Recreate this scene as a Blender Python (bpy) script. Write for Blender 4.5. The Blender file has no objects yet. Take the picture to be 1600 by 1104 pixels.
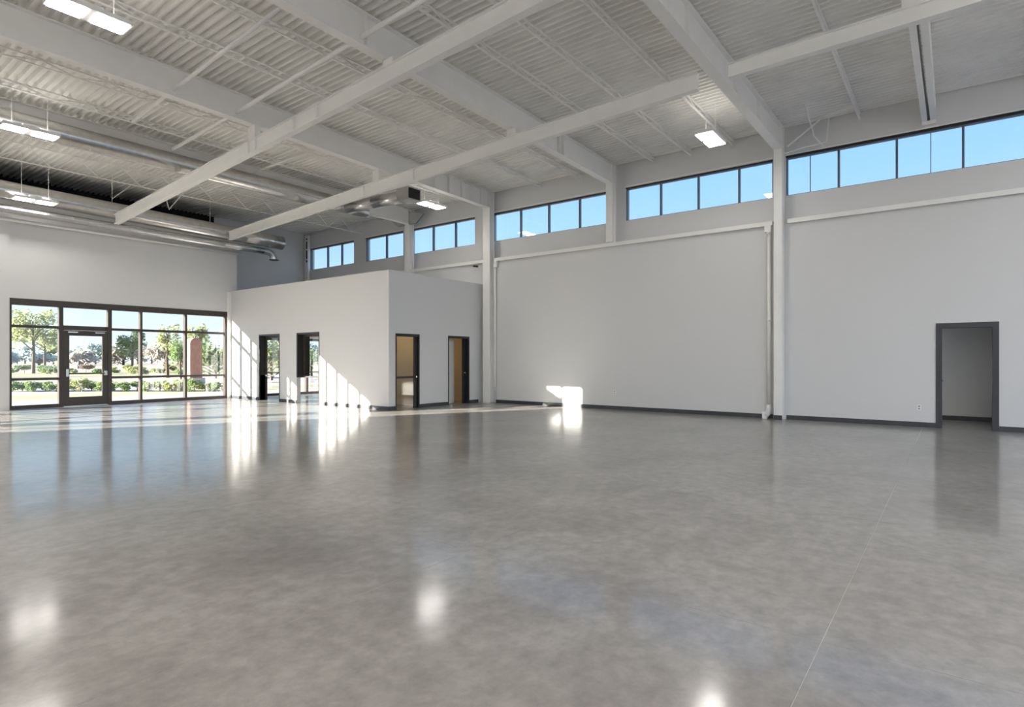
import bpy, math, random
from mathutils import Vector, Matrix
R = math.radians
rnd = random.Random(7)
SC = bpy.context.scene
COL = SC.collection

# ------------------------------------------------------------------ camera
cam_d = bpy.data.cameras.new('camera')
cam = bpy.data.objects.new('camera', cam_d); COL.objects.link(cam)
cam_d.sensor_width = 36.0
cam_d.lens = 914.145 * 36.0 / 1600.0
cam_d.shift_y = 9.27 / 1600.0
cam_d.clip_end = 2000
cam.location = (0, 0, 1.46)
cam.rotation_euler = (R(90), 0, 0.64799 - R(90))
SC.camera = cam

# ------------------------------------------------------------------ sky, sun, exposure
SC.view_settings.view_transform = 'Standard'
SC.view_settings.look = 'None'
SC.view_settings.exposure = 0.42
SC.view_settings.gamma = 1.0
SC.view_settings.use_curve_mapping = False
LAMP = 29.5          # radiance of the light panels
world = bpy.data.worlds.new('sky'); SC.world = world
world.use_nodes = True
nt = world.node_tree; nt.nodes.clear()
wo = nt.nodes.new('ShaderNodeOutputWorld'); bg = nt.nodes.new('ShaderNodeBackground')
tc = nt.nodes.new('ShaderNodeTexCoord'); sx = nt.nodes.new('ShaderNodeSeparateXYZ')
cr = nt.nodes.new('ShaderNodeValToRGB')
el = cr.color_ramp.elements
el[0].position = 0.0; el[0].color = (0.82, 0.91, 1.0, 1)
el[1].position = 1.0; el[1].color = (0.16, 0.40, 0.92, 1)
e = el.new(0.08); e.color = (0.68, 0.86, 1.0, 1)
e = el.new(0.17); e.color = (0.44, 0.71, 1.0, 1)
e = el.new(0.28); e.color = (0.33, 0.61, 1.0, 1)
e = el.new(0.5); e.color = (0.22, 0.48, 0.98, 1)
nt.links.new(tc.outputs['Generated'], sx.inputs[0]); nt.links.new(sx.outputs['Z'], cr.inputs[0])
nt.links.new(cr.outputs[0], bg.inputs[0]); bg.inputs[1].default_value = 1.0
nt.links.new(bg.outputs[0], wo.inputs[0])
sun_d = bpy.data.lights.new('sun', 'SUN'); sun = bpy.data.objects.new('sun', sun_d); COL.objects.link(sun)
sun_d.energy = 28.0; sun_d.angle = R(0.3); sun_d.color = (1.0, 0.93, 0.82)
sun.rotation_euler = Vector((1.0, -0.5, -0.285)).to_track_quat('-Z', 'Y').to_euler()
sun.location = (-20, 40, 20)
SC.cycles.max_bounces = 10; SC.cycles.diffuse_bounces = 6; SC.cycles.glossy_bounces = 4
SC.cycles.transparent_max_bounces = 16; SC.cycles.sample_clamp_indirect = 6.0
SC.cycles.use_denoising = True

# ------------------------------------------------------------------ materials
def mat(name, col, rough=0.6, metal=0.0, noise=0.0, nscale=4.0, bump=0.0, bscale=60.0, spec=0.5):
    m = bpy.data.materials.new(name); m.use_nodes = True
    t = m.node_tree; b = t.nodes['Principled BSDF']
    b.inputs['Base Color'].default_value = (*col, 1); b.inputs['Roughness'].default_value = rough
    b.inputs['Metallic'].default_value = metal; b.inputs['Specular IOR Level'].default_value = spec
    tx = t.nodes.new('ShaderNodeTexCoord')
    if noise:
        n = t.nodes.new('ShaderNodeTexNoise'); n.inputs['Scale'].default_value = nscale; n.inputs['Detail'].default_value = 5
        r = t.nodes.new('ShaderNodeValToRGB')
        r.color_ramp.elements[0].position = 0.3; r.color_ramp.elements[1].position = 0.7
        r.color_ramp.elements[0].color = (*[c * (1 - noise) for c in col], 1)
        r.color_ramp.elements[1].color = (*[min(1, c * (1 + noise)) for c in col], 1)
        t.links.new(tx.outputs['Object'], n.inputs['Vector']); t.links.new(n.outputs['Fac'], r.inputs[0])
        t.links.new(r.outputs[0], b.inputs['Base Color'])
    if bump:
        n2 = t.nodes.new('ShaderNodeTexNoise'); n2.inputs['Scale'].default_value = bscale
        bp = t.nodes.new('ShaderNodeBump'); bp.inputs['Strength'].default_value = bump; bp.inputs['Distance'].default_value = 0.01
        t.links.new(tx.outputs['Object'], n2.inputs['Vector']); t.links.new(n2.outputs['Fac'], bp.inputs['Height'])
        t.links.new(bp.outputs[0], b.inputs['Normal'])
    return m
M = {}
M['wall'] = mat('white_wall_paint', (0.68, 0.68, 0.68), 0.55, bump=0.06, bscale=90, spec=0.3)
M['steel'] = mat('white_steel_paint', (0.86, 0.855, 0.83), 0.45, noise=0.02, nscale=3)
M['deck'] = mat('white_deck_paint', (0.88, 0.87, 0.835), 0.5, noise=0.05, nscale=1.3)
M['galv'] = mat('galvanised_steel', (0.62, 0.62, 0.61), 0.27, metal=1.0, noise=0.08, nscale=9)
M['bronze'] = mat('dark_bronze_aluminium', (0.045, 0.036, 0.030), 0.38, noise=0.1, nscale=6)
M['black'] = mat('black_door_paint', (0.016, 0.016, 0.018), 0.4, noise=0.1, nscale=8)
M['char'] = mat('charcoal_door_frame_paint', (0.040, 0.042, 0.050), 0.45, noise=0.08, nscale=8)
M['base'] = mat('charcoal_vinyl_base', (0.045, 0.048, 0.056), 0.42, noise=0.1, nscale=5)
M['anod'] = mat('grey_anodised_frame', (0.13, 0.14, 0.17), 0.4, noise=0.05, nscale=5)
M['beige'] = mat('beige_room_paint', (0.66, 0.56, 0.40), 0.6, bump=0.05, bscale=80)
M['chrome'] = mat('satin_steel', (0.72, 0.71, 0.68), 0.25, metal=1.0, noise=0.03)
M['plas'] = mat('white_plastic', (0.78, 0.78, 0.76), 0.4, noise=0.02)
M['void'] = mat('painted_gap_shade', (0.012, 0.012, 0.012), 0.9, noise=0.2, nscale=3)  # black base colour paints the shade in the gap over the entrance wall
M['grille'] = mat('dark_grille', (0.05, 0.05, 0.05), 0.5, noise=0.1, nscale=10)
M['joint'] = mat('joint_filler', (0.36, 0.33, 0.30), 0.3, noise=0.1, nscale=20)
M['bark'] = mat('bark', (0.10, 0.075, 0.055), 0.9, noise=0.3, nscale=6)
M['leaf1'] = mat('leaf_yellow_green', (0.33, 0.35, 0.15), 0.6, noise=0.35, nscale=0.9)
M['leaf2'] = mat('leaf_mid_green', (0.20, 0.27, 0.11), 0.6, noise=0.35, nscale=0.9)
M['leaf3'] = mat('leaf_hazed_blue_green', (0.40, 0.47, 0.44), 0.7, noise=0.25, nscale=0.3)  # far foliage, distance haze put into the lightened colour
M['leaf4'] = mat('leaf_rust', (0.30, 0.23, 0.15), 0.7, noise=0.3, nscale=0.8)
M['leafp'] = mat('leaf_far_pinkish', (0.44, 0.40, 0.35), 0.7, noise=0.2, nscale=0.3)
for _k in ('leaf1', 'leaf2', 'leaf3', 'leaf4', 'leafp'):      # leaves let some sun through
    _t = M[_k].node_tree; _b = _t.nodes['Principled BSDF']; _tr = _t.nodes.new('ShaderNodeBsdfTranslucent'); _mx = _t.nodes.new('ShaderNodeMixShader')
    _l = _b.inputs['Base Color'].links[0].from_socket; _t.links.new(_l, _tr.inputs[0]); _mx.inputs[0].default_value = 0.45
    _t.links.new(_b.outputs[0], _mx.inputs[1]); _t.links.new(_tr.outputs[0], _mx.inputs[2]); _t.links.new(_mx.outputs[0], _t.nodes['Material Output'].inputs[0])
M['pave'] = mat('pale_concrete', (0.33, 0.295, 0.265), 0.8, noise=0.08, nscale=0.8)
M['road'] = mat('road', (0.33, 0.28, 0.245), 0.85, noise=0.06, nscale=0.5)
M['grass'] = mat('dry_grass', (0.31, 0.29, 0.15), 0.9, noise=0.3, nscale=0.12)
M['field'] = mat('pale_field', (0.34, 0.29, 0.23), 0.9, noise=0.15, nscale=0.05)
M['terra'] = mat('terracotta_render', (0.40, 0.20, 0.13), 0.8, noise=0.2, nscale=3)
M['stone'] = mat('white_stone', (0.42, 0.41, 0.40), 0.7, noise=0.06, nscale=3)
M['dark'] = mat('dark_metal', (0.03, 0.03, 0.03), 0.5, noise=0.1)

def emis(name, col, s):
    m = bpy.data.materials.new(name); m.use_nodes = True; t = m.node_tree; t.nodes.clear()
    o = t.nodes.new('ShaderNodeOutputMaterial'); e = t.nodes.new('ShaderNodeEmission')
    e.inputs[0].default_value = (*col, 1); e.inputs[1].default_value = s
    t.links.new(e.outputs[0], o.inputs[0]); return m
M['panel'] = emis('lit_led_panel', (1.0, 0.955, 0.90), LAMP)
M['uplight_fill'] = emis('added_uplight', (1.0, 0.95, 0.88), LAMP * 0.22)  # added glow facing the deck, brightens the ceiling
M['warm'] = emis('warm_room_lamp', (1.0, 0.72, 0.38), 14.0)
M['cool'] = emis('corridor_lamp', (0.9, 0.94, 1.0), 8.0)

def glass(name, ior):
    m = bpy.data.materials.new(name); m.use_nodes = True; t = m.node_tree; t.nodes.clear()
    o = t.nodes.new('ShaderNodeOutputMaterial'); tr = t.nodes.new('ShaderNodeBsdfTransparent')
    g = t.nodes.new('ShaderNodeBsdfGlossy'); mx = t.nodes.new('ShaderNodeMixShader'); f = t.nodes.new('ShaderNodeFresnel')
    ge = t.nodes.new('ShaderNodeNewGeometry'); mr = t.nodes.new('ShaderNodeMapRange')
    mr.inputs['To Min'].default_value = ior; mr.inputs['To Max'].default_value = 1 / ior
    t.links.new(ge.outputs['Backfacing'], mr.inputs[0]); t.links.new(mr.outputs[0], f.inputs['IOR']); g.inputs['Roughness'].default_value = 0.0
    tr.inputs[0].default_value = (0.97, 0.985, 0.98, 1)
    t.links.new(f.outputs[0], mx.inputs[0]); t.links.new(tr.outputs[0], mx.inputs[1]); t.links.new(g.outputs[0], mx.inputs[2])
    t.links.new(mx.outputs[0], o.inputs[0]); return m
M['glass'] = glass('window_glass', 1.6)

def floor_mat():
    m = bpy.data.materials.new('polished_concrete'); m.use_nodes = True; t = m.node_tree; b = t.nodes['Principled BSDF']
    g = t.nodes.new('ShaderNodeNewGeometry')
    def noise(sc, det, rg=0.6, dist=0.0):
        n = t.nodes.new('ShaderNodeTexNoise'); n.inputs['Scale'].default_value = sc; n.inputs['Detail'].default_value = det
        n.inputs['Roughness'].default_value = rg; n.inputs['Distortion'].default_value = dist
        t.links.new(g.outputs['Position'], n.inputs['Vector']); return n
    n1 = noise(0.9, 8, 0.65, 0.6); n2 = noise(7.0, 6, 0.7); n3 = noise(90.0, 2)
    r1 = t.nodes.new('ShaderNodeValToRGB')
    r1.color_ramp.elements[0].position = 0.32; r1.color_ramp.elements[0].color = (0.200, 0.184, 0.170, 1)
    r1.color_ramp.elements[1].position = 0.68; r1.color_ramp.elements[1].color = (0.288, 0.271, 0.255, 1)
    mx = t.nodes.new('ShaderNodeMix'); mx.data_type = 'RGBA'; mx.blend_type = 'MULTIPLY'; mx.inputs[0].default_value = 1.0
    r2 = t.nodes.new('ShaderNodeValToRGB')
    r2.color_ramp.elements[0].position = 0.30; r2.color_ramp.elements[0].color = (0.70, 0.69, 0.68, 1)
    r2.color_ramp.elements[1].position = 0.65; r2.color_ramp.elements[1].color = (1.06, 1.06, 1.06, 1)
    t.links.new(n1.outputs['Fac'], r1.inputs[0]); t.links.new(n2.outputs['Fac'], r2.inputs[0])
    t.links.new(r1.outputs[0], mx.inputs[6]); t.links.new(r2.outputs[0], mx.inputs[7])
    t.nodes.remove(b)
    out = t.nodes['Material Output']
    bp = t.nodes.new('ShaderNodeBump'); bp.inputs['Strength'].default_value = 0.035; bp.inputs['Distance'].default_value = 0.01
    nb = noise(3.5, 2, 0.4); t.links.new(nb.outputs['Fac'], bp.inputs['Height'])
    df = t.nodes.new('ShaderNodeBsdfDiffuse'); t.links.new(mx.outputs[2], df.inputs['Color'])
    gl = []
    for lo, hi in ((0.12, 0.16), (0.32, 0.40)):
        rr = t.nodes.new('ShaderNodeMapRange'); rr.inputs['From Min'].default_value = 0.3; rr.inputs['From Max'].default_value = 0.7
        rr.inputs['To Min'].default_value = lo; rr.inputs['To Max'].default_value = hi
        q = t.nodes.new('ShaderNodeBsdfGlossy'); q.inputs['Color'].default_value = (1, 1, 1, 1)
        t.links.new(n1.outputs['Fac'], rr.inputs[0]); t.links.new(rr.outputs[0], q.inputs['Roughness']); t.links.new(bp.outputs[0], q.inputs['Normal']); gl.append(q)
    gm = t.nodes.new('ShaderNodeMixShader'); gm.inputs[0].default_value = 0.30
    t.links.new(gl[0].outputs[0], gm.inputs[1]); t.links.new(gl[1].outputs[0], gm.inputs[2])
    fz = t.nodes.new('ShaderNodeFresnel'); fz.inputs['IOR'].default_value = 1.85
    mn = t.nodes.new('ShaderNodeMath'); mn.operation = 'MINIMUM'; mn.inputs[1].default_value = 0.52
    t.links.new(fz.outputs[0], mn.inputs[0])
    fm = t.nodes.new('ShaderNodeMixShader'); t.links.new(mn.outputs[0], fm.inputs[0])
    t.links.new(df.outputs[0], fm.inputs[1]); t.links.new(gm.outputs[0], fm.inputs[2]); t.links.new(fm.outputs[0], out.inputs[0])
    return m
M['floor'] = floor_mat()

# ------------------------------------------------------------------ mesh helpers
class MB:
    def __init__(s): s.v = []; s.f = []
    def box(s, x0, x1, y0, y1, z0, z1):
        n = len(s.v)
        s.v += [(x, y, z) for z in (z0, z1) for y in (y0, y1) for x in (x0, x1)]
        s.f += [tuple(n + i for i in q) for q in ((0, 2, 3, 1), (4, 5, 7, 6), (0, 1, 5, 4), (2, 6, 7, 3), (0, 4, 6, 2), (1, 3, 7, 5))]
        return s
    def poly(s, pts): n = len(s.v); s.v += [tuple(p) for p in pts]; s.f.append(tuple(range(n, n + len(pts)))); return s
    def tube(s, pts, r, k=10, caps=True):
        pts = [Vector(p) for p in pts]; rs = r if isinstance(r, (list, tuple)) else [r] * len(pts)
        n0 = len(s.v); prev = None
        for i, p in enumerate(pts):
            d = (pts[min(i + 1, len(pts) - 1)] - pts[max(i - 1, 0)]).normalized()
            a = d.orthogonal().normalized() if prev is None else (prev - d * prev.dot(d)).normalized()
            prev = a; b = d.cross(a)
            for j in range(k):
                q = 2 * math.pi * j / k; s.v.append(tuple(p + (a * math.cos(q) + b * math.sin(q)) * rs[i]))
        for i in range(len(pts) - 1):
            for j in range(k):
                a0 = n0 + i * k + j; a1 = n0 + i * k + (j + 1) % k
                s.f.append((a0, a1, a1 + k, a0 + k))
        if caps:
            s.f.append(tuple(n0 + j for j in reversed(range(k))))
            e = n0 + (len(pts) - 1) * k; s.f.append(tuple(e + j for j in range(k)))
        return s
    def extrude(s, prof, a, b, axis):
        # closed profile of 2-D points swept from a to b along axis ('x' or 'y'); profile is (other, z)
        n = len(s.v); k = len(prof)
        for w in (a, b):
            for (u, z) in prof: s.v.append((w, u, z) if axis == 'x' else (u, w, z))
        for j in range(k): s.f.append((n + j, n + (j + 1) % k, n + k + (j + 1) % k, n + k + j))
        s.f.append(tuple(n + j for j in reversed(range(k)))); s.f.append(tuple(n + k + j for j in range(k)))
        return s
    def mesh(s, name, m, smooth=False):
        me = bpy.data.meshes.new(name); me.from_pydata(s.v, [], s.f); me.materials.append(M[m]); me.update()
        if smooth:
            for p in me.polygons: p.use_smooth = len(p.vertices) == 4
        return me
    def obj(s, name, m, parent=None, smooth=False):
        return link(name, s.mesh(name, m, smooth), parent)
def link(name, me, parent=None):
    o = bpy.data.objects.new(name, me); COL.objects.link(o); o.parent = parent; return o
def tag(o, label, cat, group=None):
    o['label'] = label; o['category'] = cat
    if group: o['group'] = group
    return o
def thing(name, label, cat, loc=(0, 0, 0), rot=(0, 0, 0), group=None):
    o = link(name, None); o.location = loc; o.rotation_euler = rot; o.empty_display_size = 0.3
    return tag(o, label, cat, group)
def struct(o, label=None, cat=None):
    o['kind'] = 'structure'
    if label: o['label'] = label
    if cat: o['category'] = cat
    return o
def bx(name, m, parent, *b): return MB().box(*b).obj(name, m, parent)
def cells(mb, axis, c0, c1, u0, u1, z0, z1, holes):
    # a wall slab c0..c1 thick, u0..u1 long, with rectangular holes (ua, ub, za, zb)
    us = sorted({u0, u1} | {h[0] for h in holes} | {h[1] for h in holes}); us = [u for u in us if u0 <= u <= u1]
    for a, b in zip(us, us[1:]):
        mid = (a + b) / 2
        hs = sorted([(h[2], h[3]) for h in holes if h[0] < mid < h[1]])
        z = z0
        spans = []
        for za, zb in hs:
            if za > z: spans.append((z, za))
            z = max(z, zb)
        if z < z1: spans.append((z, z1))
        for za, zb in spans:
            if axis == 'x': mb.box(c0, c1, a, b, za, zb)
            else: mb.box(a, b, c0, c1, za, zb)
    return mb

# ------------------------------------------------------------------ dimensions
XL = 15.44; XU = 15.62; YS = 21.87; XB = 11.25; YB = 12.95; HB = 4.04
DECK = 7.15; X0 = -7.0; Y0 = -8.0; YR = 23.75

# ------------------------------------------------------------------ floor: one slab object per sawn bay
fl = MB().box(X0, XL + 2.6, Y0, YR, -0.30, -0.0012).obj('floor', 'joint')
struct(fl, 'grey polished concrete floor sawn into large bays', 'floor')
xs = [X0, -3.1, 0.25, 3.38, 6.2, 9.62, 12.6, XL + 2.6]; ys = [Y0, -4.6, -1.9, 0.55, 2.95, 5.8, 8.7, 11.6, 14.5, 17.4, 19.9, YR]
for a, b in zip(xs, xs[1:]):
    for c, d in zip(ys, ys[1:]):
        g = 0.002; bx('slab', 'floor', fl, a + g, b - g, c + g, d - g, -0.02, 0.0)

# ------------------------------------------------------------------ ceiling: ribbed steel deck
ce = MB().box(X0 - 0.3, XU + 0.4, Y0 - 0.3, YR + 0.4, DECK + 0.10, DECK + 0.25).obj('ceiling', 'deck')
struct(ce, 'white ribbed metal roof deck', 'ceiling')
P = 0.1524; FD = 0.085
def deck_panel(xa, n, ya, yb):
    mb = MB(); prof = []
    for i in range(n):
        x = i * P
        prof += [(x, DECK + FD), (x + 0.058, DECK + FD), (x + 0.070, DECK), (x + 0.116, DECK), (x + 0.128, DECK + FD)]
    prof.append((n * P, DECK + FD))
    k = len(prof)
    for y in (ya, yb): mb.v += [(xa + u, y, z) for u, z in prof]
    for y in (ya, yb): mb.v += [(xa + u, y, z + 0.006) for u, z in prof]
    for j in range(k - 1):
        mb.f.append((j, j + 1, k + j + 1, k + j)); mb.f.append((2 * k + j, 3 * k + j, 3 * k + j + 1, 2 * k + j + 1))
        mb.f.append((j, 2 * k + j, 2 * k + j + 1, j + 1)); mb.f.append((k + j, k + j + 1, 3 * k + j + 1, 3 * k + j))
    return mb
nx = 6; x = X0
while x < XU - 0.05:
    n = min(nx, int((XU + 0.15 - x) / P))
    if n < 1: break
    for ya, yb in ((Y0, 3.45), (3.45, 12.3), (12.3, YR)):
        deck_panel(x, n, ya, yb).obj('deck_panel', 'deck', ce)
    x += n * P

# ------------------------------------------------------------------ long wall on the right with clerestory
WIN = [  # window bays: list of Y from far to near, thin extra bars
    ([23.33, 22.08, 21.08, 20.17], []), ([19.42, 18.19, 17.14], []), ([16.75, 15.57, 14.44, 13.46], []),
    ([12.68, 11.51, 10.39, 9.25, 8.24], []), ([7.66, 6.61, 5.54, 4.47, 3.63], []),
    ([3.33, 2.19, 1.04, -0.14, -1.32, -2.5], [2.80, 0.42])]
ZS, ZH = 5.50, 6.45
DR = (-0.67, 0.28)   # doorway in the long wall
wr = MB()
cells(wr, 'x', XL, XU + 0.25, Y0, YS + 0.25, 0, 4.84, [(DR[0], DR[1], -1, 2.185)])
wr.box(XL, XU + 0.25, YS + 0.25, YR, HB, 4.84)
cells(wr, 'x', XU, XU + 0.25, Y0, YR, 4.84, DECK + 0.05, [(w[-1], w[0], ZS, ZH) for w, _ in WIN])
wr = wr.obj('wall_right', 'wall'); struct(wr, 'long white side wall under the clerestory windows', 'wall')
for i, (w, thin) in enumerate(WIN):
    a, b = w[-1], w[0]; xg = XU + 0.09; t = 0.03
    fr = MB()
    fr.box(xg - 0.05, xg + 0.05, a, b, ZS, ZS + 0.02); fr.box(xg - 0.05, xg + 0.05, a, b, ZH - 0.035, ZH)
    fr.box(xg - 0.05, xg + 0.05, a, a + t, ZS + 0.02, ZH - 0.035); fr.box(xg - 0.05, xg + 0.05, b - t, b, ZS + 0.02, ZH - 0.035)
    f = fr.obj('window_%d' % (i + 2), 'anod')
    names = ['farthest clerestory window, three panes behind the ceiling duct', 'narrow two-pane clerestory window between its three-pane neighbours',
             'three-pane clerestory window just beyond the tall corner post', 'four-pane clerestory window just right of the office block',
             'four-pane clerestory window left of the drain pipe column', 'nearest and longest clerestory window above the open doorway']
    struct(f, names[i], 'window')
    for y in w[1:-1]: bx('mullion', 'anod', f, xg - 0.045, xg + 0.045, y - 0.022, y + 0.022, ZS + 0.02, ZH - 0.035)
    for y in thin: bx('glazing_bar', 'anod', f, xg - 0.02, xg + 0.02, y - 0.008, y + 0.008, ZS + 0.02, ZH - 0.035)
    for p, q in zip(w[1:], w): bx('pane', 'glass', f, xg - 0.004, xg + 0.004, p + 0.01, q - 0.01, ZS + 0.015, ZH - 0.03)
    bx('head_shadow_strip', 'black', f, XU - 0.012, XU + 0.04, a, b, ZH - 0.012, ZH + (0.03 if i == 5 else 0.008))  # black strip paints the shadow gap along the window head
    bx('head_ledge', 'steel', f, XU - 0.03, XU - 0.001, a, b, ZH + 0.03, ZH + 0.06)
# ledge channel at the top of the lower wall
for i, (a, b, lab) in enumerate([(3.58, 12.38, 'white steel ledge channel along the wall between the two columns'),
                                 (Y0, 3.24, 'white ledge channel above the open doorway in the long wall'),
                                 (12.80, YR, 'white ledge channel on the wall above the office block')]):
    mb = MB(); mb.box(XL - 0.10, XU, a, b, 4.84, 4.865); mb.box(XL - 0.10, XL - 0.085, a, b, 4.76, 4.84)
    struct(mb.obj('trim_%d' % (i + 1), 'steel'), lab, 'trim')
for i, (a, b) in enumerate([(3.58, 12.36), (DR[1] + 0.045, 3.28), (Y0, DR[0] - 0.045)]):
    o = bx('baseboard_right_%d' % (i + 1), 'base', None, XL - 0.016, XL, a, b, 0.0, 0.105)
    struct(o, ['dark vinyl baseboard along the long wall between the columns', 'dark baseboard between the drain pipe column and the doorway',
               'dark baseboard to the right of the open doorway'][i], 'baseboard')

# ------------------------------------------------------------------ doorway in the long wall and the corridor behind
fr = MB(); jd = 0.22
fr.box(XL - 0.02, XL + jd, DR[1] - 0.06, DR[1] + 0.045, 0, 2.23); fr.box(XL - 0.02, XL + jd, DR[0] - 0.045, DR[0] + 0.06, 0, 2.23)
fr.box(XL - 0.02, XL + jd, DR[0] + 0.06, DR[1] - 0.06, 2.125, 2.23)
d1 = fr.obj('door_1', 'char'); struct(d1, 'open doorway with a charcoal steel frame in the long wall', 'doorway')
MB().tube([(XL + 0.05, DR[1] - 0.06, 1.02), (XL + 0.05, DR[1] - 0.085, 1.02)], 0.028, 12).obj('knob', 'chrome', d1, True)
bx('strike_plate', 'chrome', d1, XL + 0.02, XL + 0.06, DR[0] + 0.06, DR[0] + 0.064, 0.95, 1.10)
co = MB(); co.box(17.65, 17.8, -4, 4, 0, 2.7); co.box(XU + 0.25, 17.65, -4, 4, 2.6, 2.7)
co.box(XU + 0.25, 17.65, -4.1, -4, 0, 2.7); co.box(XU + 0.25, 17.65, 4, 4.1, 0, 2.7)
struct(co.obj('wall_corridor', 'wall'), 'plain corridor wall seen through the open doorway', 'wall')
struct(bx('baseboard_corridor', 'base', None, 17.634, 17.65, -4, 4, 0, 0.105), 'grey baseboard of the corridor behind the doorway', 'baseboard')
cl = thing('corridor_lamp', 'corridor ceiling lamp behind the open doorway', 'lamp', (16.8, 1.6, 2.515))
bx('housing', 'plas', cl, -0.3, 0.3, -0.3, 0.3, 0.0, 0.08); bx('diffuser', 'cool', cl, -0.27, 0.27, -0.27, 0.27, -0.012, 0.0)

# ------------------------------------------------------------------ storefront wall, recess and left wall
wb = MB()
cells(wb, 'y', YS, YS + 0.25, X0 - 0.3, 11.47, 0, 6.50, [(4.72, 11.10, -1, 3.25), (-6.3, 0.1, 0.0, 4.95), (0.4, 4.0, 0.0, 3.25)])
cells(wb, 'y', YS, YS + 0.25, 11.47, XL + 0.4, 0, HB, [(11.62, 15.25, -1, 2.34)])
wb.box(11.22, 11.47, YS + 0.25, YR, HB, 6.50)
wb.box(11.47, XU, YR - 0.12, YR + 0.1, HB, DECK + 0.05)
wb = wb.obj('wall_back', 'wall'); struct(wb, 'white entrance wall above the glazed shopfront', 'wall')
pm = MB().box(X0 - 0.3, 11.47, YR - 0.1, YR + 0.1, 6.3, DECK + 0.09); pm.box(X0 - 0.3, X0, YS + 0.25, YR - 0.1, 6.3, DECK + 0.09); pm.box(X0, 11.2, YS + 0.25, YR - 0.1, 6.3, 6.42)  # end piece and soffit added to keep stray sun out
struct(pm.obj('wall_plenum', 'void'), 'plenum between the entrance wall and the roof deck, its shade painted black', 'wall')
wl = MB(); cells(wl, 'x', X0 - 0.3, X0, Y0, YS + 0.25, 0, DECK + 0.05, [(20.28, 21.78, 0, 7.05)])
wl = wl.obj('wall_left', 'wall'); struct(wl, 'far side wall of the hall', 'wall')
wlf = MB(); wlf.box(X0 - 0.2, X0 - 0.1, 20.99, 21.07, 0, 7.05); wlf.box(X0 - 0.2, X0 - 0.1, 20.28, 21.78, 2.4, 2.47)  # unseen opening, placed to throw a sun patch on the long wall
wlf = wlf.obj('window_9', 'bronze'); struct(wlf, 'unseen tall side window added to cast the long wall sun patch', 'window')
bx('pane', 'glass', wlf, X0 - 0.154, X0 - 0.146, 20.28, 20.99, 0.01, 7.04); bx('pane', 'glass', wlf, X0 - 0.154, X0 - 0.146, 21.07, 21.78, 0.01, 7.04)
# storefront extension left of the pilaster (unseen, openings sized to shape the sun patches)
we = MB()
for x in (-6.3, -5.35, -4.25, -3.15, -2.05, -0.98, 0.03): we.box(x - 0.02, x + 0.09, YS + 0.08, YS + 0.18, 0, 4.95)
for z in (0, 0.84, 2.42, 4.86): we.box(-6.3, 0.1, YS + 0.09, YS + 0.17, z, z + 0.09)
we = we.obj('window_8', 'bronze'); struct(we, 'unseen tall shopfront glazing beyond the pilaster, sized for the sun patches', 'window')
we = MB()  # added bay, lets more sun onto the floor
for x in (0.4, 1.3, 2.2, 3.1, 3.93): we.box(x, x + 0.07, YS + 0.06, YS + 0.17, 0, 3.25)
for z in (0, 0.84, 2.40, 3.08): we.box(0.4, 4.0, YS + 0.07, YS + 0.16, z, z + (0.09 if z < 3 else 0.17))
we = we.obj('window_11', 'bronze'); struct(we, 'unseen shopfront glazing added left of the white pilaster to sun the floor', 'window')
pl = bx('trim_4', 'wall', None, 4.05, 4.70, YS - 0.16, YS - 0.001, 0.0, 6.50); struct(pl, 'white pilaster at the left end of the shopfront', 'trim')
struct(bx('trim_5', 'steel', None, 11.10, 11.25, YS - 0.012, YS - 0.001, 0, 4.0), 'white wall strip between the shopfront and the office block', 'trim')

# ------------------------------------------------------------------ shopfront (window_1) with entrance door
Y1 = YS + 0.06; Y2 = YS + 0.17
VX = [4.72, 5.97, 7.27, 8.19, 9.63, 11.10]; ZT = 2.44; ZM = 0.87
fr = MB(); fr.box(4.72, 11.10, YS - 0.015, Y2, 3.06, 3.25)
fr.box(4.72, 4.79, Y1 - 0.04, Y2, 0, 3.06); fr.box(11.03, 11.10, Y1 - 0.04, Y2, 0, 3.06)
fr.box(4.79, 5.93, Y1 - 0.04, Y2, 0, 0.10); fr.box(7.31, 11.03, Y1 - 0.04, Y2, 0, 0.10)
w1 = fr.obj('window_1', 'bronze'); struct(w1, 'dark bronze shopfront of five bays with an entrance door', 'window')
for i, x in enumerate(VX[1:-1]):
    h = 0.055 if i < 2 else 0.035
    bx('mullion', 'bronze', w1, x - h, x + h, Y1 - 0.05, Y2, 0, 3.06)
for i in range(5):
    a = VX[i] + (0.07 if i == 0 else 0.035 if i > 2 else 0.055); b = VX[i + 1] - (0.07 if i == 4 else 0.035 if i > 1 else 0.055)
    zz = [(0.10, ZM - 0.035), (ZM + 0.035, ZT - 0.04), (ZT + 0.04, 3.06)] if i != 1 else [(ZT + 0.07, 3.06)]
    bx('transom', 'bronze', w1, a, b, Y1 - 0.03, Y2, ZT - (0.04 if i != 1 else 0.07), ZT + (0.04 if i != 1 else 0.07))
    if i != 1: bx('transom', 'bronze', w1, a, b, Y1 - 0.03, Y2, ZM - 0.035, ZM + 0.035)
    for z0, z1 in zz: bx('pane', 'glass', w1, a - 0.01, b + 0.01, Y1 + 0.05, Y1 + 0.058, z0 - 0.01, z1 + 0.01)
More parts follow.
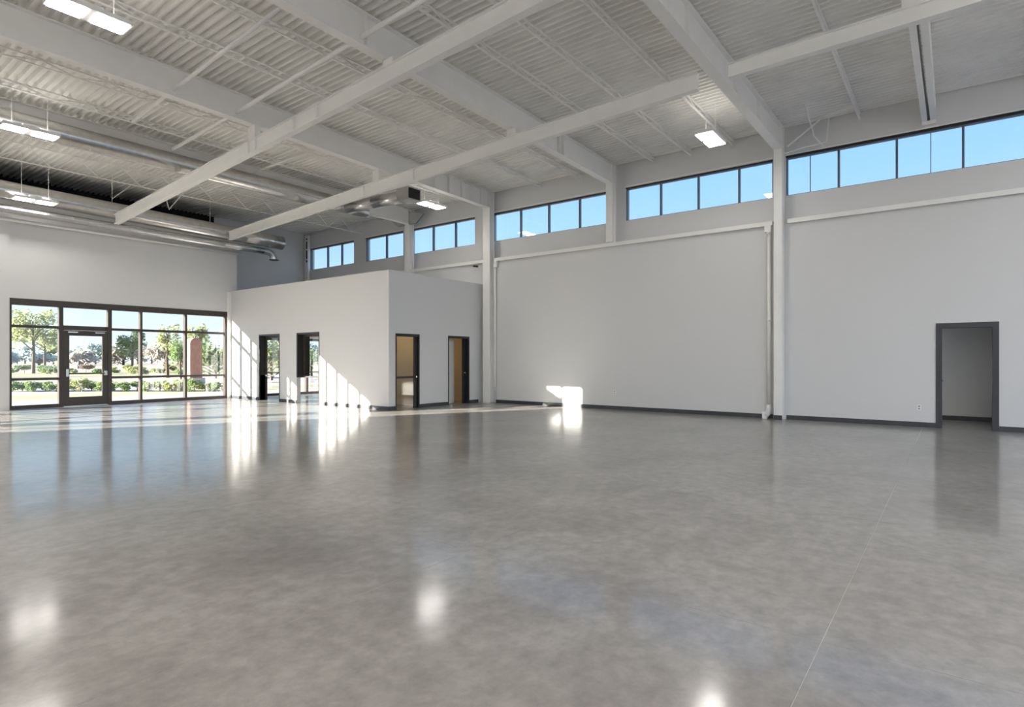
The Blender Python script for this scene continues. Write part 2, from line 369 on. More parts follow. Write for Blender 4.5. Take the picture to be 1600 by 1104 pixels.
# entrance door leaf
fr = MB(); a, b = 6.03, 7.21; yA, yB = Y1 - 0.04, Y1 + 0.02
fr.box(a, a + 0.15, yA, yB, 0.02, 2.36); fr.box(b - 0.15, b, yA, yB, 0.02, 2.36)
fr.box(a + 0.15, b - 0.15, yA, yB, 0.02, 0.29); fr.box(a + 0.15, b - 0.15, yA, yB, 2.20, 2.36)
d2 = fr.obj('door_2', 'bronze'); struct(d2, 'dark bronze glazed entrance door with a push bar in the shopfront', 'door')
bx('pane', 'glass', d2, a + 0.14, b - 0.14, Y1 - 0.012, Y1 - 0.004, 0.28, 2.21)
pb = MB().tube([(a + 0.10, yA - 0.06, 1.02), (b - 0.10, yA - 0.06, 1.02)], 0.02, 8).obj('push_bar', 'bronze', d2, True)
bx('bar_bracket', 'chrome', d2, a + 0.04, a + 0.11, yA - 0.09, yA, 0.93, 1.16); bx('bar_bracket', 'chrome', d2, b - 0.11, b - 0.04, yA - 0.09, yA, 0.96, 1.10)
bx('closer_arm', 'chrome', d2, a + 0.10, a + 0.36, yA - 0.05, yA, 2.29, 2.325); bx('closer_arm', 'chrome', d2, b - 0.36, b - 0.10, yA - 0.05, yA, 2.29, 2.325)
bx('threshold', 'chrome', d2, a, b, yA - 0.06, yB + 0.08, 0.0, 0.014)
MB().tube([(b - 0.07, yA - 0.02, 1.02), (b - 0.07, yA, 1.02)], 0.025, 10).obj('lock_cylinder', 'chrome', d2, True)

# ------------------------------------------------------------------ office block
T = 0.14
DA = (18.57, 19.89); DBk = (16.28, 17.54)       # openings in the side face (Y)
DC = (11.50, 12.45); DD = (13.71, 14.73)         # openings in the end face (X)
mb = cells(MB(), 'x', XB, XB + T, YB, YS, 0, HB, [(DA[0], DA[1], -1, 2.34), (DBk[0], DBk[1], -1, 2.34)])
struct(mb.obj('wall_office_side', 'wall'), 'white side of the office block catching the sun', 'wall')
mb = cells(MB(), 'y', YB, YB + T, XB + T, XL, 0, HB, [(DC[0], DC[1], -1, 2.22), (DD[0], DD[1], -1, 2.22)])
struct(mb.obj('wall_office_end', 'wall'), 'shaded end of the office block with two doors', 'wall')
mb = MB(); mb.box(XB + T, XL, YB + T, YS, HB - 0.1, HB - 0.01); mb.box(XB + T, XU, YS, YR, HB - 0.1, HB - 0.01)
mb.box(XB + T, XL, YB + T, YS, 2.62, 2.68)
struct(mb.obj('ceiling_office', 'wall'), 'flat roof of the office block', 'ceiling')
mb = MB(); mb.box(XB + T, XL, 16.0, 16.14, 0, 2.62)
struct(mb.obj('wall_office_partition', 'beige'), 'beige inner wall of the office block behind its end doors', 'wall')
mb = MB(); mb.box(13.02, 13.12, YB + T, 16.0, 0, 2.62); mb.box(15.38, 15.43, YB + T, 16.0, 0, 2.62)
struct(mb.obj('wall_office_divider', 'beige'), 'beige divider between the two end rooms of the office block', 'wall')
struct(bx('baseboard_office_rooms', 'black', None, XB + T, XL - 0.08, 15.98, 15.999, 0, 0.13), 'dark baseboard inside the end rooms of the office block', 'baseboard')
for i, (x0, x1, y0, y1, lab) in enumerate([
        (XB - 0.016, XB, DA[1], YS - 0.001, 'dark baseboard of the office block beside the shopfront'),
        (XB - 0.016, XB, DBk[1], DA[0], 'dark baseboard between the two side openings of the office block'),
        (XB - 0.016, XB, YB - 0.016, DBk[0], 'sunlit dark baseboard along the office block to its corner'),
        (XB, DC[0], YB - 0.016, YB, 'short dark baseboard at the corner beside the first end door'),
        (DC[1], DD[0], YB - 0.016, YB, 'dark baseboard between the two end doors of the office block'),
        (DD[1], XL - 0.25, YB - 0.016, YB, 'short dark baseboard between the last end door and the column')]):
    struct(bx('baseboard_office_%d' % (i + 1), 'base', None, x0, x1, y0, y1, 0, 0.105), lab, 'baseboard')
# exterior glazing of the front office
fr = MB(); fr.box(11.62, 15.25, YS + 0.05, YS + 0.16, 2.24, 2.34); fr.box(11.62, 15.25, YS + 0.05, YS + 0.16, 0, 0.09)
fr.box(11.62, 11.70, YS + 0.05, YS + 0.16, 0.09, 2.24); fr.box(15.17, 15.25, YS + 0.05, YS + 0.16, 0.09, 2.24)
w0 = fr.obj('window_10', 'bronze'); struct(w0, 'outer glazing seen through the side openings of the office block', 'window')
GX = [11.66, 13.6, 14.55, 15.21]
for x in GX[1:-1]: bx('mullion', 'bronze', w0, x - 0.05, x + 0.05, YS + 0.03, YS + 0.17, 0.09, 2.24)
for p, q in zip(GX, GX[1:]):
    bx('rail', 'bronze', w0, p + 0.05, q - 0.05, YS + 0.05, YS + 0.15, 0.90, 0.95)
    bx('pane', 'glass', w0, p + 0.03, q - 0.03, YS + 0.10, YS + 0.108, 0.08, 2.25)
# side openings: black lining, mid rail and glazing
def side_opening(n, ya, yb, zj, lab, leaf):
    fr = MB(); d = 0.24 if leaf else 0.46
    fr.box(XB - 0.012, XB + 0.30, ya, yb, 2.29, 2.345)
    fr.box(XB - 0.012, XB + d, yb - 0.05, yb + 0.002, zj, 2.29)
    fr.box(XB - 0.012, XB + 0.10, ya - 0.002, ya + 0.02, 0, 2.29)
    o = fr.obj('door_%d' % n, 'black'); struct(o, lab, 'door')
    xl = XB + 0.20
    bx('push_bar', 'chrome', o, xl - 0.05, xl, ya + 0.02, yb - 0.07, 0.86, 0.91)
    bx('top_rail', 'bronze', o, xl, xl + 0.05, ya + 0.02, yb - 0.06, 2.22, 2.29)
    bx('stile', 'bronze', o, xl, xl + 0.05, yb - 0.12, yb - 0.05, 0.0 if leaf else 0.88, 2.22)
    bx('pane', 'glass', o, xl + 0.02, xl + 0.028, ya + 0.02, yb - 0.12, 0.92, 2.22)
    return o
o = side_opening(3, DA[0], DA[1], 0.0, 'narrow glazed side door of the office block nearest the shopfront', True)
bx('stile', 'black', o, XB + 0.02, XB + 0.2, DA[1] - 0.05, DA[1] - 0.045, 0, 0.9)
o = side_opening(4, DBk[0], DBk[1], 0.86, 'side opening of the office block whose black jamb stops at mid height', False)
bx('stile', 'bronze', o, XB + 0.20, XB + 0.26, DBk[0] + 0.03, DBk[0] + 0.10, 0.0, 2.22)
# end door A: glazed leaf with mid rail
fr = MB(); fr.box(DC[0], DC[0] + 0.035, YB - 0.015, YB + T + 0.02, 0, 2.22); fr.box(DC[1] - 0.05, DC[1], YB - 0.015, YB + T + 0.02, 0, 2.22)
fr.box(DC[0] + 0.035, DC[1] - 0.05, YB - 0.015, YB + T + 0.02, 2.14, 2.22)
o = fr.obj('door_5', 'black'); struct(o, 'black framed glazed door nearest the office block corner', 'door')
bx('stile', 'black', o, DC[1] - 0.17, DC[1] - 0.05, YB + 0.04, YB + 0.085, 0, 2.14); bx('mid_rail', 'black', o, DC[0] + 0.035, DC[1] - 0.17, YB + 0.04, YB + 0.085, 0.90, 0.96)
bx('pane', 'glass', o, DC[0] + 0.03, DC[1] - 0.16, YB + 0.058, YB + 0.066, 0.95, 2.15); bx('pane', 'glass', o, DC[0] + 0.03, DC[1] - 0.16, YB + 0.058, YB + 0.066, 0.01, 0.91)
MB().tube([(DC[1] - 0.13, YB + 0.04, 0.94), (DC[1] - 0.13, YB - 0.0, 0.94), (DC[1] - 0.13, YB - 0.02, 0.94)], [0.014, 0.016, 0.028], 10).obj('knob', 'chrome', o, True)
# end door B: pale leaf standing ajar
fr = MB(); fr.box(DD[0], DD[0] + 0.03, YB - 0.015, YB + T + 0.02, 0, 2.22); fr.box(DD[1] - 0.05, DD[1], YB - 0.015, YB + T + 0.06, 0, 2.22)
fr.box(DD[0] + 0.03, DD[1] - 0.05, YB - 0.015, YB + T + 0.02, 2.15, 2.22)
o = fr.obj('door_6', 'black'); struct(o, 'black framed door with a pale leaf ajar beside the column', 'door')
bx('stile', 'black', o, DD[1] - 0.15, DD[1] - 0.05, YB + 0.10, YB + 0.19, 0, 2.15)
lf = MB().box(0, 0.86, 0, 0.045, 0.01, 2.13).obj('leaf', 'plas', o); lf.location = (DD[0] + 0.035, YB + T, 0); lf.rotation_euler = (0, 0, R(24))
MB().tube([(0.07, 0.0, 1.0), (0.07, -0.05, 1.0), (0.20, -0.055, 1.0)], 0.012, 8).obj('lever', 'chrome', lf, True)
MB().tube([(DD[1] - 0.13, YB + 0.10, 1.02), (DD[1] - 0.13, YB + 0.05, 1.02)], 0.03, 10).obj('knob', 'chrome', o, True)
for (x, y, lab) in ((12.2, 14.2, 'warm ceiling lamp of the room behind the first end door'), (14.3, 14.8, 'warm ceiling lamp of the room behind the pale door leaf')):
    l = thing('room_lamp', lab, 'lamp', (x, y, 2.62)); bx('housing', 'plas', l, -0.2, 0.2, -0.2, 0.2, -0.06, -0.001); bx('diffuser', 'warm', l, -0.17, 0.17, -0.17, 0.17, -0.07, -0.06)

# ------------------------------------------------------------------ steel columns along the long wall
def column(yc, z0, z1, lab, w=0.20, plate=True):
    t = thing('steel_column', lab, 'column', (XL - 0.12, yc, z0)); h = z1 - z0
    bx('flange', 'steel', t, -0.13, -0.11, -w / 2, w / 2, 0, h); bx('flange', 'steel', t, 0.09, 0.115, -w / 2, w / 2, 0, h)
    bx('web', 'steel', t, -0.11, 0.09, -0.03, 0.03, 0, h)
    if plate: bx('base_sleeve', 'char', t, -0.137, -0.1301, -w / 2, w / 2, 0, 0.11)
    return t
column(12.59, 0, DECK - 0.04, 'tall white steel column at the right end of the office block', 0.30, False)
column(3.42, 0, DECK - 0.04, 'tall white steel column beside the drain pipe', 0.19)
column(7.98, 4.87, DECK - 0.04, 'short white column stub standing on the wall ledge', 0.20, False)
t = column(16.47, 3.0, DECK - 0.04, 'white column rising behind the office block with winged head', 0.26, False)
mb = MB()
for s in (-1, 1): mb.poly([(-0.13, s * 0.10, 4.05), (-0.13, s * 0.90, 3.82), (-0.13, s * 0.50, 3.52), (-0.13, s * 0.10, 3.52)]).poly([(-0.10, s * 0.10, 4.05), (-0.10, s * 0.10, 3.52), (-0.10, s * 0.50, 3.52), (-0.10, s * 0.90, 3.82)])
mb.obj('head_gusset', 'galv', t)
t = thing('corner_post', 'narrow slotted post in the far corner above the office block', 'post', (XU - 0.14, YR - 0.32, HB))
bx('rail', 'steel', t, -0.02, 0.10, 0.0, 0.05, 0, 3.0); bx('rail', 'steel', t, -0.02, 0.10, -0.20, -0.15, 0, 3.0); bx('web_plate', 'dark', t, 0.02, 0.05, -0.15, 0.0, 0, 2.9)
for z in (0.9, 1.9, 2.35, 2.75): bx('spacer', 'steel', t, -0.015, 0.06, -0.15, 0.0, z, z + (0.9 if z < 1 else 0.06))

# ------------------------------------------------------------------ steel beams
def ibeam(name, lab, p0, p1, depth, fw, tw=0.02, ft=0.018, m='steel', stiff=(), cat='beam'):
    # p0, p1: centre of the underside at both ends
    p0 = Vector(p0); p1 = Vector(p1); d = p1 - p0; L = d.length
    t = thing(name, lab, cat, p0, (0, -math.asin(d.z / L), math.atan2(d.y, d.x)))
    bx('bottom_flange', m, t, 0, L, -fw / 2, fw / 2, 0, ft); bx('top_flange', m, t, 0, L, -fw / 2, fw / 2, depth - ft, depth)
    bx('web', m, t, 0, L, -tw / 2, tw / 2, ft, depth - ft)
    for u in stiff: bx('stiffener', m, t, u - 0.008, u + 0.008, -fw * 0.45, fw * 0.45, ft, depth - ft)
    return t
XE = 15.30
ibeam('roof_beam', 'deep white roof beam nearest the entrance, behind the round duct', (X0, 16.45, 6.56), (XE, 16.47, 6.56), 0.55, 0.2)
ibeam('roof_beam', 'deep white roof beam running to the column at the office block', (X0, 11.68, 6.555), (XE, 12.55, 6.555), 0.56, 0.2, stiff=(19.6, 20.2, 20.8, 21.3, 21.8))
ibeam('roof_beam', 'deep white roof beam running to the short column stub', (X0, 7.40, 6.555), (XE, 7.98, 6.555), 0.56, 0.2, stiff=(13.2, 19.3, 19.5))
ibeam('roof_beam', 'deep white roof beam running to the column by the drain pipe', (X0, 3.50, 6.555), (XE, 3.42, 6.555), 0.56, 0.2, stiff=(15.2, 16.1, 18.6, 20.3))
t = ibeam('girder', 'bright sloping white girder crossing the left half of the ceiling', (7.00, 20.55, 5.61), (6.59, 3.75, 6.321), 0.30, 0.14, 0.05)
for u in (8.2, 8.5, 10.0, 10.8): bx('splice_plate', 'steel', t, u - 0.012, u + 0.012, -0.075, 0.075, 0.02, 0.28)
bx('bearing_plate', 'steel', t, 8.2, 8.5, -0.06, 0.06, 0.30, 0.58); bx('bearing_plate', 'steel', t, 12.8, 13.05, -0.06, 0.06, 0.30, 0.395)
t = ibeam('girder', 'white girder ending at the second deep beam in mid ceiling', (10.53, 20.55, 5.70), (10.247, 3.62, 6.224), 0.30, 0.13, 0.05)
for u in (7.6, 9.6): bx('splice_plate', 'steel', t, u - 0.01, u + 0.01, -0.07, 0.07, 0.02, 0.28)
bx('bearing_plate', 'steel', t, 8.0, 8.25, -0.05, 0.05, 0.30, 0.60); bx('bearing_plate', 'steel', t, 12.65, 12.9, -0.05, 0.05, 0.30, 0.455)
t = ibeam('girder', 'short white girder at upper right crossing the twin joist', (10.10, 3.05, 6.20), (9.80, -6.0, 6.20), 0.24, 0.14, 0.05)
bx('bearing_plate', 'steel', t, 2.45, 2.7, -0.05, 0.05, 0.24, 0.418)
t = thing('twin_joist', 'pair of narrow white joists ending above the nearest clerestory window', 'joist', (0, 0.45, 6.62))
for s in (-1, 1): bx('channel', 'steel', t, X0, XU - 0.02, s * 0.075 - 0.05, s * 0.075 + 0.05, 0, 0.40)
bx('end_bracket', 'steel', t, XU - 0.10, XU - 0.005, -0.12, 0.12, -0.08, 0.0)

def joist(y, x0, x1, lab, zb=6.99):
    t = thing('bar_joist', lab, 'joist', (x0, y, zb), group='open web joists under the roof deck'); L = x1 - x0; h = DECK - 0.005 - zb
    bx('bottom_chord', 'steel', t, 0, L, -0.022, 0.022, 0, 0.02); bx('top_chord', 'steel', t, 0, L, -0.02, 0.02, h - 0.02, h)
    n = int(L / 0.55); pts = [(L * i / n, 0, 0.015 if i % 2 == 0 else h - 0.02) for i in range(n + 1)]
    mb = MB()
    for a, b in zip(pts, pts[1:]): mb.tube([a, b], 0.013, 5, False)
    mb.obj('web_rod', 'steel', t)
    return t
JY = [(-3.6, 'open web joist behind the camera'), (-1.2, 'open web joist overhead just right of the twin joist'), (1.75, 'open web joist between the twin joist and the third deep beam'),
      (4.58, 'first open web joist beyond the beam at the drain pipe column'), (5.72, 'middle open web joist over the four-pane window by the drain pipe'),
      (6.75, 'last open web joist before the beam at the short column stub'), (9.15, 'first open web joist beyond the beam at the short column stub'),
      (10.6, 'open web joist just before the beam at the office block column'), (13.8, 'open web joist just beyond the beam at the office block column'),
      (15.35, 'open web joist just before the upper round duct'), (18.2, 'open web joist between the two round ducts'),
      (19.6, 'open web joist with low chord near the entrance wall')]
for y, lab in JY: joist(y, X0, XU - 0.02, lab, 6.66 if y == 19.6 else 6.99)

# cross bridging and braces
def rod(name, pts, r, lab, cat, m='steel', k=8, group=None):
    o = MB().tube(pts, r, k).obj(name, m, None, True); return tag(o, lab, cat, group)
rod('sprinkler_pipe', [(4.86, 7.6, 6.72), (5.25, 14.5, 6.72)], 0.035, 'thin white pipe passing through the deep beam at upper left', 'pipe')
rod('sprinkler_pipe', [(6.0, 2.0, 6.72), (6.04, 6.2, 6.72), (6.40, 12.3, 6.72), (6.55, 15.6, 6.72)], 0.04, 'long thin white pipe just left of the bright sloping girder', 'pipe')
rod('sprinkler_pipe', [(9.0, 12.5, 6.9), (9.1, 20.5, 6.9)], 0.025, 'thin white pipe under the deck above the upper round duct', 'pipe')
rod('sway_brace', [(15.15, 3.2, 6.55), (15.2, 2.5, 7.05)], 0.02, 'slanted white brace beside the top of the drain pipe column', 'brace')
rod('sway_brace', [(14.3, 2.65, 7.10), (15.3, 2.65, 6.72), (15.4, 2.45, 6.45)], 0.018, 'bent white brace rod above the nearest clerestory window', 'brace')
rod('conduit', [(15.3, 3.3, 6.45), (15.35, 2.9, 6.52), (15.38, 2.4, 6.55), (15.38, 2.35, 7.1)], 0.015, 'thin conduit looping from the column to the roof deck', 'conduit')
rod('sway_brace', [(10.1, 4.58, 7.0), (10.5, 4.2, 7.14)], 0.018, 'short white brace near the end of the mid ceiling girder', 'brace')
rod('hanger_brace', [(7.9, 19.5, 6.75), (8.2, 19.8, 6.2), (8.5, 19.5, 6.75)], 0.02, 'vee shaped hanger over the lower round duct', 'brace')
rod('hanger_brace', [(6.9, 20.6, 6.9), (7.0, 20.9, 6.45), (7.4, 20.6, 6.9)], 0.018, 'vee shaped hanger near the far end of the sloping girder', 'brace')

# ------------------------------------------------------------------ ducts
def duct(name, lab, pts, r, seam=0.6, k=20, flare=None):
    t = thing(name, lab, 'duct', pts[0]); o0 = Vector(pts[0]); pts = [Vector(p) - o0 for p in pts]
    d = pts[1] - pts[0]; L = d.length; n = max(1, round(L / 1.5))
    u = d.normalized(); o1 = u.orthogonal().normalized(); o2 = u.cross(o1)
    for i in range(n):
        a = pts[0] + d * (i / n); b = pts[0] + d * ((i + 1) / n)
        sec = MB().tube([a, b], r, k, i in (0, n - 1)).obj('duct_section', 'galv', t, True)
        m = max(2, int((b - a).length / 0.3)); hp = []
        for j in range(m * 14 + 1):
            q = 2 * math.pi * j / 14; hp.append(a + (b - a) * (j / (m * 14)) + (o1 * math.cos(q) + o2 * math.sin(q)) * (r - 0.001))
        MB().tube(hp, 0.005, 3, False).obj('spiral_seam', 'galv', sec)
    return t
t = duct('round_duct', 'upper round galvanised duct crossing the left ceiling', ((-6.5, 16.05, 6.53), (12.9, 16.05, 6.53)), 0.235)
t = duct('round_duct', 'lower large galvanised duct along the entrance wall', ((-6.5, 20.9, 6.32), (12.75, 20.9, 5.98)), 0.26)
MB().tube([(19.25, 0, -0.34), (19.33, 0, -0.34)], [0.26, 0.16], 20).obj('end_cap', 'galv', t, True)
t = duct('round_duct', 'thin galvanised duct under the large one ending in a downturned elbow', ((-6.5, 20.95, 5.70), (12.05, 20.95, 5.58)), 0.12)
MB().tube([(18.5, 0, -0.12), (18.72, 0, -0.13), (18.88, 0, -0.2), (18.95, 0, -0.34), (18.96, 0, -0.40)], [0.12, 0.125, 0.125, 0.125, 0.13], 16, False).obj('elbow', 'galv', t, True)
MB().tube([(18.96, 0, -0.40), (18.96, 0, -0.42)], [0.19, 0.16], 18).obj('outlet_ring', 'grille', t, True)
t = duct('branch_duct', 'short round branch duct feeding the louvred box', ((12.03, 15.81, 6.42), (12.03, 13.23, 6.34)), 0.19)
t = thing('air_diffuser', 'galvanised box with dark louvre hanging by the deep beam', 'diffuser', (11.78, 12.72, 6.16))
bx('housing', 'galv', t, 0, 0.50, 0.02, 0.5, 0, 0.36); bx('grille_frame', 'galv', t, -0.012, 0.512, 0.0, 0.02, -0.012, 0.372)
gb = bx('grille_back', 'grille', t, 0.03, 0.47, -0.004, -0.0005, 0.03, 0.33)
for i in range(7):
    z = 0.05 + i * 0.042; MB().poly([(0.03, -0.03, z), (0.47, -0.03, z), (0.47, -0.004, z + 0.03), (0.03, -0.004, z + 0.03)]).poly([(0.03, -0.03, z + 0.004), (0.03, -0.004, z + 0.034), (0.47, -0.004, z + 0.034), (0.47, -0.03, z + 0.004)]).obj('louvre', 'grille', gb)
for (x, y, z, lab) in ((5.9, 16.05, 6.76, 'thin hanger wire of the upper round duct at left'), (9.2, 16.05, 6.76, 'thin hanger wire of the upper round duct near its end'),
                       (7.0, 20.9, 6.34, 'thin hanger wire of the lower duct beside the sloping girder'), (10.0, 20.9, 6.30, 'thin hanger wire of the lower duct beside the second girder')):
    rod('hanger_wire', [(x, y, z), (x, y, DECK)], 0.008, lab, 'hanger', k=5)
rod('wall_pipe', [(X0 + .2, YS - 0.22, 5.50), (11.4, YS - 0.22, 5.46)], 0.05, 'white pipe along the entrance wall just under the thin duct', 'pipe')

# ------------------------------------------------------------------ ceiling lights
def lamp_proto():
    t = thing('high_bay_light', '', 'light'); 
    hs = bx('housing', 'plas', t, -0.48, 0.48, -0.20, 0.20, 0.012, 0.075); bx('driver_box', 'plas', hs, -0.14, 0.14, -0.10, 0.10, 0.075, 0.14)
    for s in (-1, 1): bx('light_panel', 'panel', t, s * 0.255 - 0.19, s * 0.255 + 0.19, -0.175, 0.175, 0.0, 0.012)
    for s in (-1, 1): bx('added_uplight', 'uplight_fill', t, s * 0.3 - 0.14, s * 0.3 + 0.14, -0.17, 0.17, 0.075, 0.082)  # glow added on the housing tops as ceiling fill
    for s in (-1, 1): MB().tube([(s * 0.3, 0, 0.082), (s * 0.3, 0, 0.9)], 0.006, 5).obj('hanger_rod', 'steel', t)
    return t
G = 'high bay ceiling lights'
LP = [(2.97, 9.70, 6.28, 0, 'lit high bay light nearest the top left corner'), (3.70, 15.55, 6.235, 0, 'lit high bay light hanging in front of the upper round duct'),
      (4.97, 20.40, 5.85, 0, 'lit high bay light in front of the lower duct by the entrance'), (13.1, 13.08, 6.27, 0, 'lit high bay light beside the louvred box'),
      (12.88, 4.28, 6.28, 0, 'lit high bay light by the column with the drain pipe'),
      ] + [(x, y, 6.28, 0, '') for x in (-5.5, -2.0, 1.5, 5.0, 8.5) for y in (-6.6, -4.0, -1.4)] + \
     [(x, y, 6.28, 0, '') for x in (-5.5, -2.0) for y in (1.2, 4.2, 7.2, 10.2, 12.9, 14.5, 18.8)] + [(1.2, 1.4, 6.28, 0, ''), (1.2, 5.1, 6.28, 0, ''), (12.4, -3.1, 6.28, 0, '')] + \
     [(-3.75, y, 6.28, 0, '') for y in (-5.3, -2.7, 0.0, 2.7, 5.2, 8.7, 11.5, 13.3)] + [(x, y, 6.28, 0, '') for x in (-0.25, 3.25, 6.75) for y in (-5.3, -2.7)]  # entries with empty labels are unseen lamps added to brighten the hall
p0 = lamp_proto()
for i, (x, y, z, rz, lab) in enumerate(LP):
    if i == 0: t = p0
    else:
        t = p0.copy(); COL.objects.link(t)
        for ch in list(p0.children):
            c = ch.copy(); COL.objects.link(c); c.parent = t
            for g in ch.children:
                e = g.copy(); COL.objects.link(e); e.parent = c
    t.location = (x, y, z); t['label'] = lab or 'added high bay light out of view, brightening the hall'
    t['group'] = G
    if z < 6:
        for ch in t.children:
            if ch.name.startswith('hanger_rod'): ch.scale.z = 1.45

# ------------------------------------------------------------------ small wall things
t = thing('drain_pipe', 'white drain pipe standing left of the tall column', 'pipe', (XL - 0.10, 3.66, 0))
pp = MB().tube([(0, 0, 0.32), (0, 0, 4.74)], 0.042, 12).obj('pipe', 'steel', t, True)
MB().tube([(0, 0, 0.36), (0, 0, 0.24), (-0.02, 0.02, 0.12), (-0.06, 0.06, 0.06)], [0.055, 0.06, 0.06, 0.055], 12).obj('shoe', 'plas', t, True)
bx('cleanout_box', 'plas', t, -0.08, 0.04, 0.03, 0.14, 0.0, 0.17)
for z in (2.4, 4.55): MB().tube([(0, 0, z), (0, 0, z + 0.05)], 0.055, 12).obj('clamp', 'steel', pp, True)
bx('head_box', 'steel', t, -0.06, 0.06, -0.06, 0.09, 4.60, 4.76)
t = thing('conduit_run', 'slim conduit with outlet box on the column at the office block', 'conduit', (XL - 0.06, 12.36, 0))
MB().tube([(0, 0, 0.0), (0, 0, 4.7)], 0.035, 10).obj('pipe', 'steel', t, True)
bx('outlet_box', 'plas', t, -0.065, -0.03, -0.05, 0.05, 0.42, 0.55); bx('head_box', 'steel', t, -0.05, 0.05, -0.1, 0.06, 4.55, 4.76)
for (y, z, lab) in ((7.93, 0.50, 'small white outlet low on the long wall near its middle'), (0.62, 0.42, 'small white outlet low on the wall left of the doorway')):
    t = thing('wall_outlet', lab, 'outlet', (XL, y, z)); bx('cover_plate', 'plas', t, -0.008, 0, -0.04, 0.04, -0.06, 0.06)
    for s in (-1, 1): bx('socket', 'char', t, -0.0095, -0.008, -0.012, 0.012, s * 0.025 - 0.012, s * 0.025 + 0.012)
t = thing('security_camera', 'small dark camera under the ledge beside the office column', 'camera', (XL - 0.14, 13.15, 4.68))
bx('bracket', 'plas', t, 0.0, 0.14, -0.02, 0.02, -0.02, 0.02); MB().tube([(0, 0.10, 0), (0, -0.08, -0.03)], 0.035, 10).obj('body', 'dark', t, True)

# ------------------------------------------------------------------ outside
struct(bx('ground', 'field', None, -220, 330, YS + 18.0, 520, -0.4, -0.04), 'pale open field beyond the road', 'ground')
mb = MB().box(-60, 80, YR, YS + 5.2, -0.4, -0.02); mb.box(-60, X0 - 0.3, -60, YR, -0.4, -0.02); mb.box(XL + 2.6, 80, -60, YR, -0.4, -0.02); mb.box(X0 - 0.3, XL + 2.6, -60, Y0, -0.4, -0.02)
struct(mb.obj('pavement', 'pave'), 'pale concrete walk outside the shopfront', 'pavement')
struct(bx('planting_bed', 'grass', None, -60, 80, YS + 5.2, YS + 8.5, -0.4, -0.03), 'planting strip with low shrubs outside the shopfront', 'ground')
struct(bx('road', 'road', None, -60, 80, YS + 8.5, YS + 18.0, -0.4, -0.035), 'pale driveway behind the row of shrubs', 'road')
struct(bx('verge', 'grass', None, -120, 200, YS + 38, YS + 60, -0.38, -0.02), 'strip of dry yellow grass across the field', 'ground')

def foliage(n, cx, cy, cz, rx, ry, rz, s, lobes=7, seed=1):
    q = random.Random(seed); mb = MB(); L = []
    for _ in range(lobes):
        a = q.uniform(0, 6.28); b = q.uniform(-0.7, 1.0); w = q.uniform(0.35, 0.7)
        L.append((cx + rx * w * math.cos(a), cy + ry * w * math.sin(a), cz + rz * 0.62 * b, q.uniform(0.35, 0.55)))
    for _ in range(n):
        l = q.choice(L); d = Vector((q.gauss(0, 1), q.gauss(0, 1), q.gauss(0, 1))).normalized() * (q.random() ** 0.4) * l[3]
        p = Vector((l[0] + d.x * rx, l[1] + d.y * ry, l[2] + d.z * rz))
        u = Vector((q.gauss(0, 1), q.gauss(0, 1), q.gauss(0, 1))).normalized(); v = u.orthogonal().normalized(); k = s * q.uniform(0.6, 1.3)
        mb.poly([p - u * k, p + v * k * 0.5, p + u * k, p - v * k * 0.5])
    return mb
def tree(x, y, h, r, lab, leaf, seed, n=1100, s=0.2, trunk=0.14, low=0.32, group=None, cat='tree'):
    t = thing('tree', lab, cat, (x, y, -0.05), group=group); q = random.Random(seed)
    mb = MB().tube([(0, 0, 0), (0.03 * h * q.uniform(-1, 1), 0, h * 0.35), (0.05 * h * q.uniform(-1, 1), 0, h * 0.85)], [trunk, trunk * 0.75, trunk * 0.25], 8)
    for i in range(6):
        z = h * (low + 0.07 * i); a = q.uniform(0, 6.28)
        mb.tube([(0, 0, z), (r * 0.4 * math.cos(a), r * 0.4 * math.sin(a), z + h * 0.12), (r * 0.75 * math.cos(a), r * 0.75 * math.sin(a), z + h * 0.2)], [trunk * 0.4, trunk * 0.25, trunk * 0.1], 5)
    mb.obj('trunk', 'bark', t)
    f = foliage(n, 0, 0, h * (1 + low) / 2, r, r, h * (1 - low) / 2 * 1.05, s, 12, seed).obj('crown', leaf, t); f['kind'] = 'stuff'
    return t
def at(px, d):   # ground point along a bearing measured in the plan
    th = 0.64799; k = (px - 800) / 914.145
    return d * (math.cos(th) + k * math.sin(th)), d * (math.sin(th) - k * math.cos(th))
TR = [(52, 62, 7.0, 2.5, 'tall yellow green tree in the leftmost shopfront bay', 'leaf1', 1500, 0.20), (70, 80, 6.4, 2.6, 'slimmer tree just right of the tall yellow green tree', 'leaf1', 900, 0.2),
      (207, 66, 4.9, 1.6, 'mid green tree in the narrow bay right of the entrance door', 'leaf2', 1000, 0.2), (262, 48, 4.6, 1.0, 'slim sunlit tree behind the fourth shopfront bay', 'leaf1', 500, 0.14),
      (283, 44, 3.2, 1.1, 'round green shrub tree left of the terracotta pillar', 'leaf2', 900, 0.13), (305, 60, 4.9, 1.3, 'palm like tuft rising behind the terracotta pillar', 'leaf1', 600, 0.22),
      (337, 46, 3.3, 1.7, 'dark green bushy tree in the last shopfront bay', 'leaf2', 1100, 0.14), (424, 42, 3.3, 1.3, 'olive green tree seen through the office side door', 'leaf1', 1200, 0.13),
      (487, 50, 2.6, 1.3, 'green tree seen through the second office opening', 'leaf2', 900, 0.13)]
for i, (px, d, h, r, lab, lf, n, s) in enumerate(TR):
    x, y = at(px, d); tree(x, y, h, r, lab, lf, 10 + i, n, s, 0.05 + h * 0.02, 0.34 if h > 4 else 0.05)
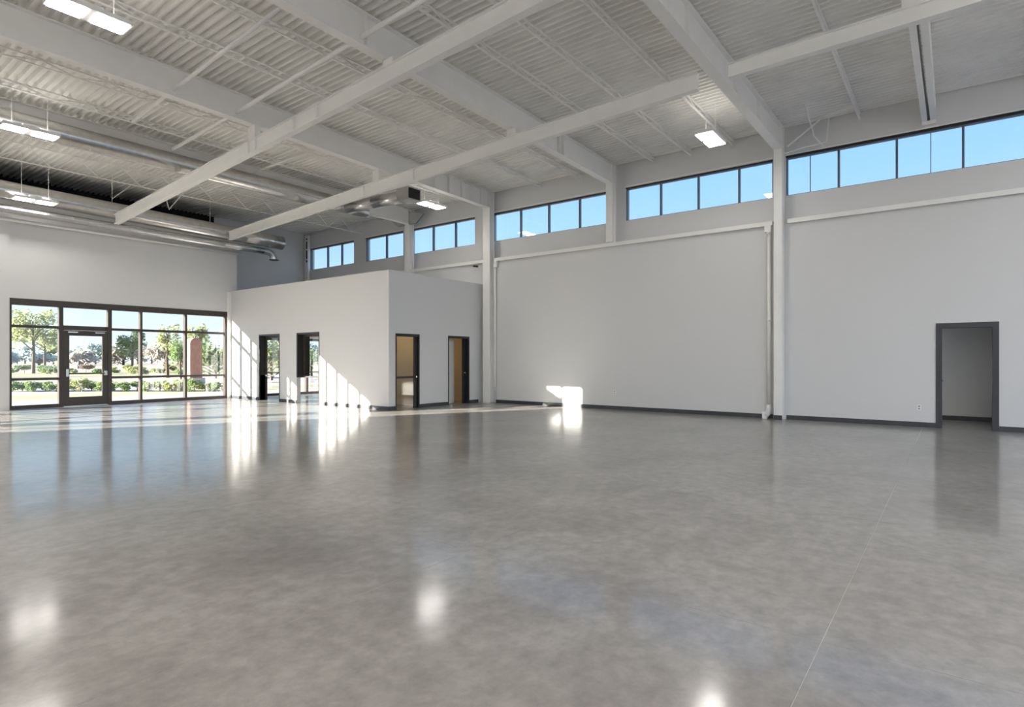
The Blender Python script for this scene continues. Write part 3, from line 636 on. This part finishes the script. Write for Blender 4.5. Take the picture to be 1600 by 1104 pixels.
ORD = ['first', 'second', 'third', 'fourth', 'fifth', 'sixth', 'seventh', 'eighth', 'ninth', 'tenth', 'eleventh', 'twelfth', 'thirteenth', 'fourteenth', 'fifteenth',
       'sixteenth', 'seventeenth', 'eighteenth', 'nineteenth', 'twentieth', 'twenty-first', 'twenty-second', 'twenty-third', 'twenty-fourth']
for i in range(24):
    px = -5 + i * 22; d = (150, 178, 206)[i % 3] + rnd.uniform(-4, 4); x, y = at(px, d)
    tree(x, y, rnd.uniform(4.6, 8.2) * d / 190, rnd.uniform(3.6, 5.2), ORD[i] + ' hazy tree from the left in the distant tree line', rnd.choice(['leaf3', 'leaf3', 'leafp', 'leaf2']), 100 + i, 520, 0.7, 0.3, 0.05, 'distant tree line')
def shrub(px, d, r, h, leaf, lab, seed, group):
    x, y = at(px, d); t = thing('shrub', lab, 'shrub', (x, y, -0.04), group=group)
    f = foliage(620, 0, 0, h * 0.5, r, r, h * 0.55, 0.055 * (d / 28), 8, seed).obj('foliage', leaf, t); f['kind'] = 'stuff'
    MB().tube([(0, 0, 0), (0, 0, h * 0.5)], [0.03, 0.01], 5).obj('stem', 'bark', t)
for i in range(20):
    px = 16 + i * 18 + rnd.uniform(-2, 2)
    shrub(px, 27.0 + 0.7 * (i % 2), rnd.uniform(0.34, 0.46), rnd.uniform(0.42, 0.68), rnd.choice(['leaf2', 'leaf2', 'leaf1']), ORD[i] + ' low shrub from the left in the row outside the shopfront', 200 + i, 'shrubs outside the shopfront')
for i in range(16):
    px = 14 + i * 23 + rnd.uniform(-6, 6)
    shrub(px, 58 + 6 * (i % 3), rnd.uniform(0.7, 1.0), rnd.uniform(0.5, 0.95), rnd.choice(['leaf2', 'leaf4', 'leaf1']), ORD[i] + ' small bush from the left on the far side of the driveway', 300 + i, 'bushes across the driveway')
x, y = at(303, 36)
t = thing('entrance_pillar', 'rounded terracotta pillar on a white plinth outside the last bay', 'pillar', (x, y, -0.03))
bx('plinth', 'stone', t, -0.5, 0.5, -0.4, 0.4, 0, 0.35)
mb = MB(); prof = [(-0.36, 0.35)] + [(-0.36 * math.cos(R(a)), 2.45 + 0.36 * math.sin(R(a))) for a in range(0, 181, 15)] + [(0.36, 0.35)]
n = len(prof); mb.v = [(u, w, z) for w in (-0.3, 0.3) for u, z in prof]
for j in range(n): mb.f.append((j, (j + 1) % n, n + (j + 1) % n, n + j))
mb.f.append(tuple(reversed(range(n)))); mb.f.append(tuple(range(n, 2 * n))); mb.obj('shaft', 'terra', t)
x, y = at(124, 95)
for i in range(2):
    o = thing('bollard', ['dark post in the field seen through the entrance door', 'paler short post beside the dark one in the field'][i], 'post', (x + i * 1.0, y, -0.04))
    MB().tube([(0, 0, 0), (0, 0, 1.1 - i * 0.2), (0, 0, 1.3 - i * 0.2)], [0.28, 0.28, 0.12], 10).obj('post', ['dark', 'stone'][i], o, True)
